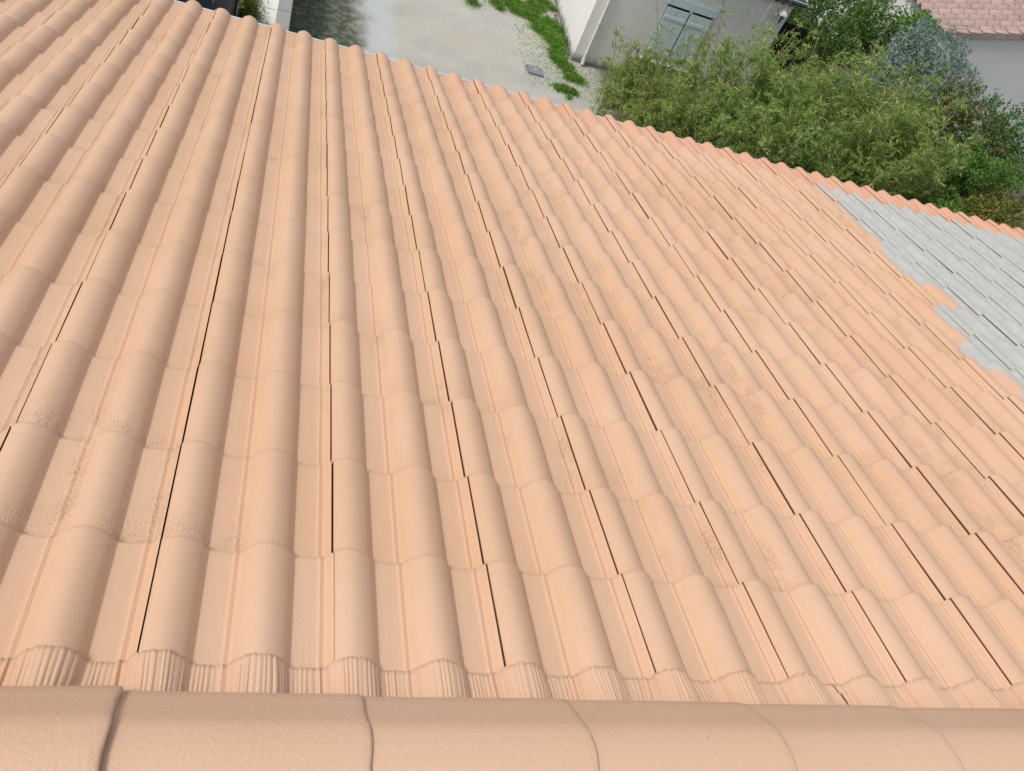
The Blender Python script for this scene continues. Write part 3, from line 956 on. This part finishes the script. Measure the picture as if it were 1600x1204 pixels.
for i, (xx, yy, s) in enumerate([(6.05, 14.2, .72), (6.35, 14.75, .85), (6.55, 13.7, .95), (6.9, 14.6, 1.05), (7.35, 14.8, 1.1), (6.6, 15.1, 1.1), (7.05, 15.2, 1.1)]):
    place_bamboo(BS[i % 2], (xx, yy, 0), i * 1.3, s, 'sparse low bamboo shoots at the left end of the hedge by the downpipe', 'sparse bamboo shoots at the left end')
for i, (xx, yy, s) in enumerate([(7.2, 14.4, .8), (7.7, 14.3, .95), (8.3, 14.4, 1.0), (9.0, 14.5, .9), (9.6, 14.4, .8), (10.7, 14.4, .95), (11.3, 14.2, 1.0), (12.2, 13.9, .95)]):
    place_bamboo(BT[i % 2], (xx, yy, 0), i * 1.7, s, 'tall thin bamboo canes standing above the hedge', 'tall bamboo canes above the hedge')

def tree_crown(seed, lobes, nl, llen, lwid, mat, up_=.35, tuft=9, droop=.12, sz=.11):
    g = np.random.default_rng(seed)
    lob = np.array(lobes, float)          # x y z r
    wts = lob[:, 3] ** 2; wts /= wts.sum()
    nt = nl // tuft
    idx = g.choice(len(lob), nt, p=wts)
    d = unit(g.normal(0, 1, (nt, 3)))
    r = lob[idx, 3] * g.uniform(.25, 1, nt) ** .4 * (1 + g.normal(0, .07, nt))
    c = lob[idx, :3] + d * r[:, None] * np.array([1, 1, .85])
    c[:, 2] = np.maximum(c[:, 2], .05)
    td = unit(d + np.array([0, 0, up_]) + g.normal(0, .3, (nt, 3)))
    P = np.repeat(c, tuft, 0) + np.repeat(td, tuft, 0) * (g.uniform(-1, .4, nt * tuft) * sz)[:, None] + g.normal(0, .012, (nt * tuft, 3))
    D = unit(np.repeat(td, tuft, 0) * .65 + g.normal(0, .65, (nt * tuft, 3)))
    n = len(P)
    N = unit(np.repeat(td, tuft, 0) + g.normal(0, .5, (n, 3)))
    return leaves('crown', P, D, N, g.uniform(.75, 1.25, n) * llen, g.uniform(.75, 1.25, n) * lwid, mat, droop)
def tree(name, label, cat, loc, lobes, nl, llen, lwid, mat, seed, trunk_r=.06, group=None, tuft=9, sz=.11):
    o = empty(name, loc); tag(o, label, cat, group)
    top = max(l[2] for l in lobes)
    m = MB()
    m.tube([(0, 0, 0), (.03, .02, top * .35), (.0, .05, top * .8)], [trunk_r, trunk_r * .75, trunk_r * .3], 8)
    for (x_, y_, z_, r_) in lobes:
        z0_ = min(z_ * .5, top * .5)
        m.tube([(0.02, .02, z0_), (x_ * .5, y_ * .5, z0_ + (z_ - z0_) * .6), (x_, y_, z_ + r_ * .4)], [trunk_r * .45, trunk_r * .3, .006], 6)
    m.build('trunk', M_BARK, o, smooth=50)
    link('crown', tree_crown(seed, lobes, nl, llen, lwid, mat, tuft=tuft, sz=sz), o)
    return o
def lobes_rand(seed, n, rx, ry, z0, z1, r0, r1):
    g = np.random.default_rng(seed)
    return [(g.uniform(-rx, rx), g.uniform(-ry, ry), g.uniform(z0, z1), g.uniform(r0, r1)) for _ in range(n)]
# silver olive-like tree
tree('olive_tree', 'grey green silver leaved tree in front of the far pink roof', 'tree', (13.55, 15.7, 0),
     [(-.55, 0, 2.75, .55), (.3, .1, 2.9, .6), (.9, -.1, 2.45, .6), (1.15, .1, 2.0, .5), (-.9, -.2, 2.2, .55), (.2, -.4, 2.2, .7), (-.3, .3, 3.05, .4), (.6, -.3, 1.7, .7), (-.5, -.5, 1.5, .6)],
     26000, .075, .021, M_OLIVE, 5)
tree('olive_tree', 'small silver leaved bush half hidden in the bamboo', 'tree', (11.5, 15.0, 0),
     [(-.2, 0, 1.7, .5), (.4, .1, 1.9, .45), (.1, 0, 1.3, .5)], 8000, .075, .021, M_OLIVE, 6)
# dark trees behind
dk = 'trees behind the bamboo'
tree('broadleaf_tree', 'dark green leafy tree just right of the added dark boards', 'tree', (12.4, 18.4, 0), lobes_rand(1, 10, 1.0, .7, .7, 2.2, .5, .8), 9000, .075, .036, M_GREEN, 11, group=dk)
tree('broadleaf_tree', 'dark green leafy tree at the top behind the silver tree', 'tree', (13.7, 18.3, 0), lobes_rand(2, 10, .8, .7, .9, 2.6, .5, .8), 9000, .075, .036, M_GREEN, 12, group=dk)
tree('broadleaf_tree', 'bright green leafy tree beside the far house gable', 'tree', (14.75, 17.9, 0), lobes_rand(3, 10, .6, .5, .8, 3.0, .45, .65), 10000, .075, .036, M_BRIGHT, 13, group=dk)
tree('broadleaf_tree', 'dark tree behind the added dark boards near the pale house', 'tree', (11.1, 19.4, 0), lobes_rand(4, 9, .9, .6, .6, 2.2, .5, .8), 8000, .075, .036, M_GREEN, 14, group=dk)
tree('broadleaf_tree', 'dark tree far behind the other trees at the top', 'tree', (14.0, 21.5, 0), lobes_rand(14, 12, 1.6, .7, .6, 2.4, .6, .9), 9000, .08, .038, M_GREEN, 24, group=dk)
# shrubs on the right
tree('shrub', 'red tipped shrub below the far grey white gable', 'shrub', (13.75, 13.7, 0), lobes_rand(5, 14, .8, .45, .8, 2.85, .4, .6), 12000, .085, .034, M_RED, 15, .04, tuft=8)
tree('shrub', 'bright green shrub at the right edge between red and yellow shrubs', 'shrub', (14.25, 12.8, 0), lobes_rand(6, 10, .5, .4, .8, 2.3, .35, .5), 9000, .08, .028, M_BRIGHT, 16, .04, tuft=12)
tree('shrub', 'yellow tipped shrub at the right edge above the grey primed tiles', 'shrub', (14.35, 12.0, 0), lobes_rand(7, 10, .55, .4, .7, 1.85, .32, .45), 8500, .085, .034, M_YEL, 17, .04, tuft=9, sz=.07)
tree('shrub', 'green glossy leaved shrub beside the bamboo above the roof corner', 'shrub', (13.2, 11.8, 0), lobes_rand(8, 10, .6, .4, .6, 1.5, .32, .48), 8500, .09, .034, M_BRIGHT, 18, .04, tuft=9, sz=.07)
tree('shrub', 'dark green shrub in front of the far gable wall at the right edge', 'shrub', (15.2, 13.8, 0), lobes_rand(9, 13, .8, .5, .8, 2.5, .4, .6), 10000, .08, .034, M_GREEN, 19, .04)
tree('shrub', 'low green shrub at the right end of the roof eave', 'shrub', (15.0, 11.2, 0), lobes_rand(10, 9, .7, .45, .4, 1.2, .35, .5), 7000, .09, .034, M_BRIGHT, 20, .04)

# ------------------------------------------------------------------ grass
def grass(n, region, hmin, hmax, g):
    P = []
    while len(P) < n:
        q = region(g)
        if q is not None: P.append(q)
    return np.array(P)
g = np.random.default_rng(31)
path = [(4.2, 18.15), (4.8, 18.0), (5.3, 18.25), (5.6, 17.7), (5.62, 17.2), (5.55, 16.8), (5.6, 16.4), (5.55, 16.1), (5.72, 15.75), (5.9, 15.4)]
clump = []
for i in range(len(path) - 1):
    a_, b_ = np.array(path[i]), np.array(path[i + 1])
    for q in range(9):
        w_ = .10 if i > 3 else .22
        p_ = a_ + (b_ - a_) * g.uniform(0, 1) + g.normal(0, w_, 2) * np.array([1, .8])
        clump.append((p_[0], p_[1], g.uniform(.05, .17) if i > 3 else g.uniform(.08, .24)))
for q in range(14): clump.append((5.5 + g.normal(0, .13), 14.88 + g.normal(0, .09), g.uniform(.04, .11)))
for q in range(10): clump.append((5.2 + g.normal(0, .3), 17.4 + g.normal(0, .3), g.uniform(.04, .10)))
for q in range(16): clump.append((4.9 + g.normal(0, .5), 18.6 + g.normal(0, .25), g.uniform(.1, .25)))
P = []; Hh = []
for (cx, cy, r) in clump:
    k = int(2000 * r * r / .09) + 10
    a = g.uniform(0, 6.283, k); rr_ = np.abs(g.normal(0, .85 * r, k)) * (1 + .25 * np.sin(a * 3 + cx * 7))
    q = np.stack([cx + rr_ * np.cos(a), cy + rr_ * np.sin(a), np.zeros(k)], 1)
    P.append(q); Hh.append(g.uniform(.05, .19, k) * np.clip(1.15 - .5 * rr_ / r, .3, 1.2))
# scattered weeds
k = 1500
q = np.stack([g.uniform(4.6, 6.3, k), g.uniform(14.7, 17.6, k), np.zeros(k)], 1); P.append(q); Hh.append(g.uniform(.02, .06, k))
k = 700
q = np.stack([g.normal(.25, .35, k), g.uniform(12.5, 17.5, k), np.zeros(k)], 1); P.append(q); Hh.append(g.uniform(.02, .05, k))
P = np.concatenate(P); Hh = np.concatenate(Hh)
ok = ~((P[:, 0] > 5.86) & (P[:, 1] > 16.33))
P = P[ok]; Hh = Hh[ok]
D = unit(np.array([0, 0, 1.0]) + g.normal(0, .5, P.shape)); D[:, 2] = np.abs(D[:, 2]) + .2
N = unit(g.normal(0, 1, P.shape))
gr = link('grass', leaves('grass', P, D, N, Hh, g.uniform(.010, .022, len(P)), M_GRASS, .3))
tag(gr, 'green grass growing along the foot of the pale house', 'grass', kind='stuff')

# weeds with yellow flowers left of the white slabs
wd = empty('flowering_weed', (-.93, 14.1, 0))
tag(wd, 'green weed with yellow flowers left of the white slabs', 'plant')
gw = np.random.default_rng(8)
k = 2600
a = gw.uniform(0, 6.283, k); r_ = np.abs(gw.normal(0, .13, k))
Pw = np.stack([r_ * np.cos(a), r_ * np.sin(a) * 4.0, gw.uniform(0, .30, k)], 1)
Dw = unit(np.array([0, 0, 1.0]) + gw.normal(0, .7, (k, 3)))
link('foliage', leaves('foliage', Pw, Dw, unit(gw.normal(0, 1, (k, 3))), gw.uniform(.08, .18, k), gw.uniform(.01, .02, k), M_YEL, .3), wd)
M_YF = simple('yellow_petal', (0.75, 0.62, 0.06), .6)
for (fx, fy, fz) in ((-.16, -.30, .42), (-.13, -.02, .40), (-.10, -.12, .36)):
    m = MB()
    for q in range(7):
        t0 = q * 6.283 / 7
        m.add([(0, 0, 0), (.03 * math.cos(t0 - .3), .03 * math.sin(t0 - .3), .006), (.042 * math.cos(t0), .042 * math.sin(t0), .012), (.03 * math.cos(t0 + .3), .03 * math.sin(t0 + .3), .006)], [(0, 1, 2, 3)])
    fl_ = m.build('flower', M_YF, wd, (fx, fy, fz))
    MB().tube([(0, 0, -fz + .01), (0.01, 0, -.01)], .004, 5).build('stem', M_CULM, fl_)
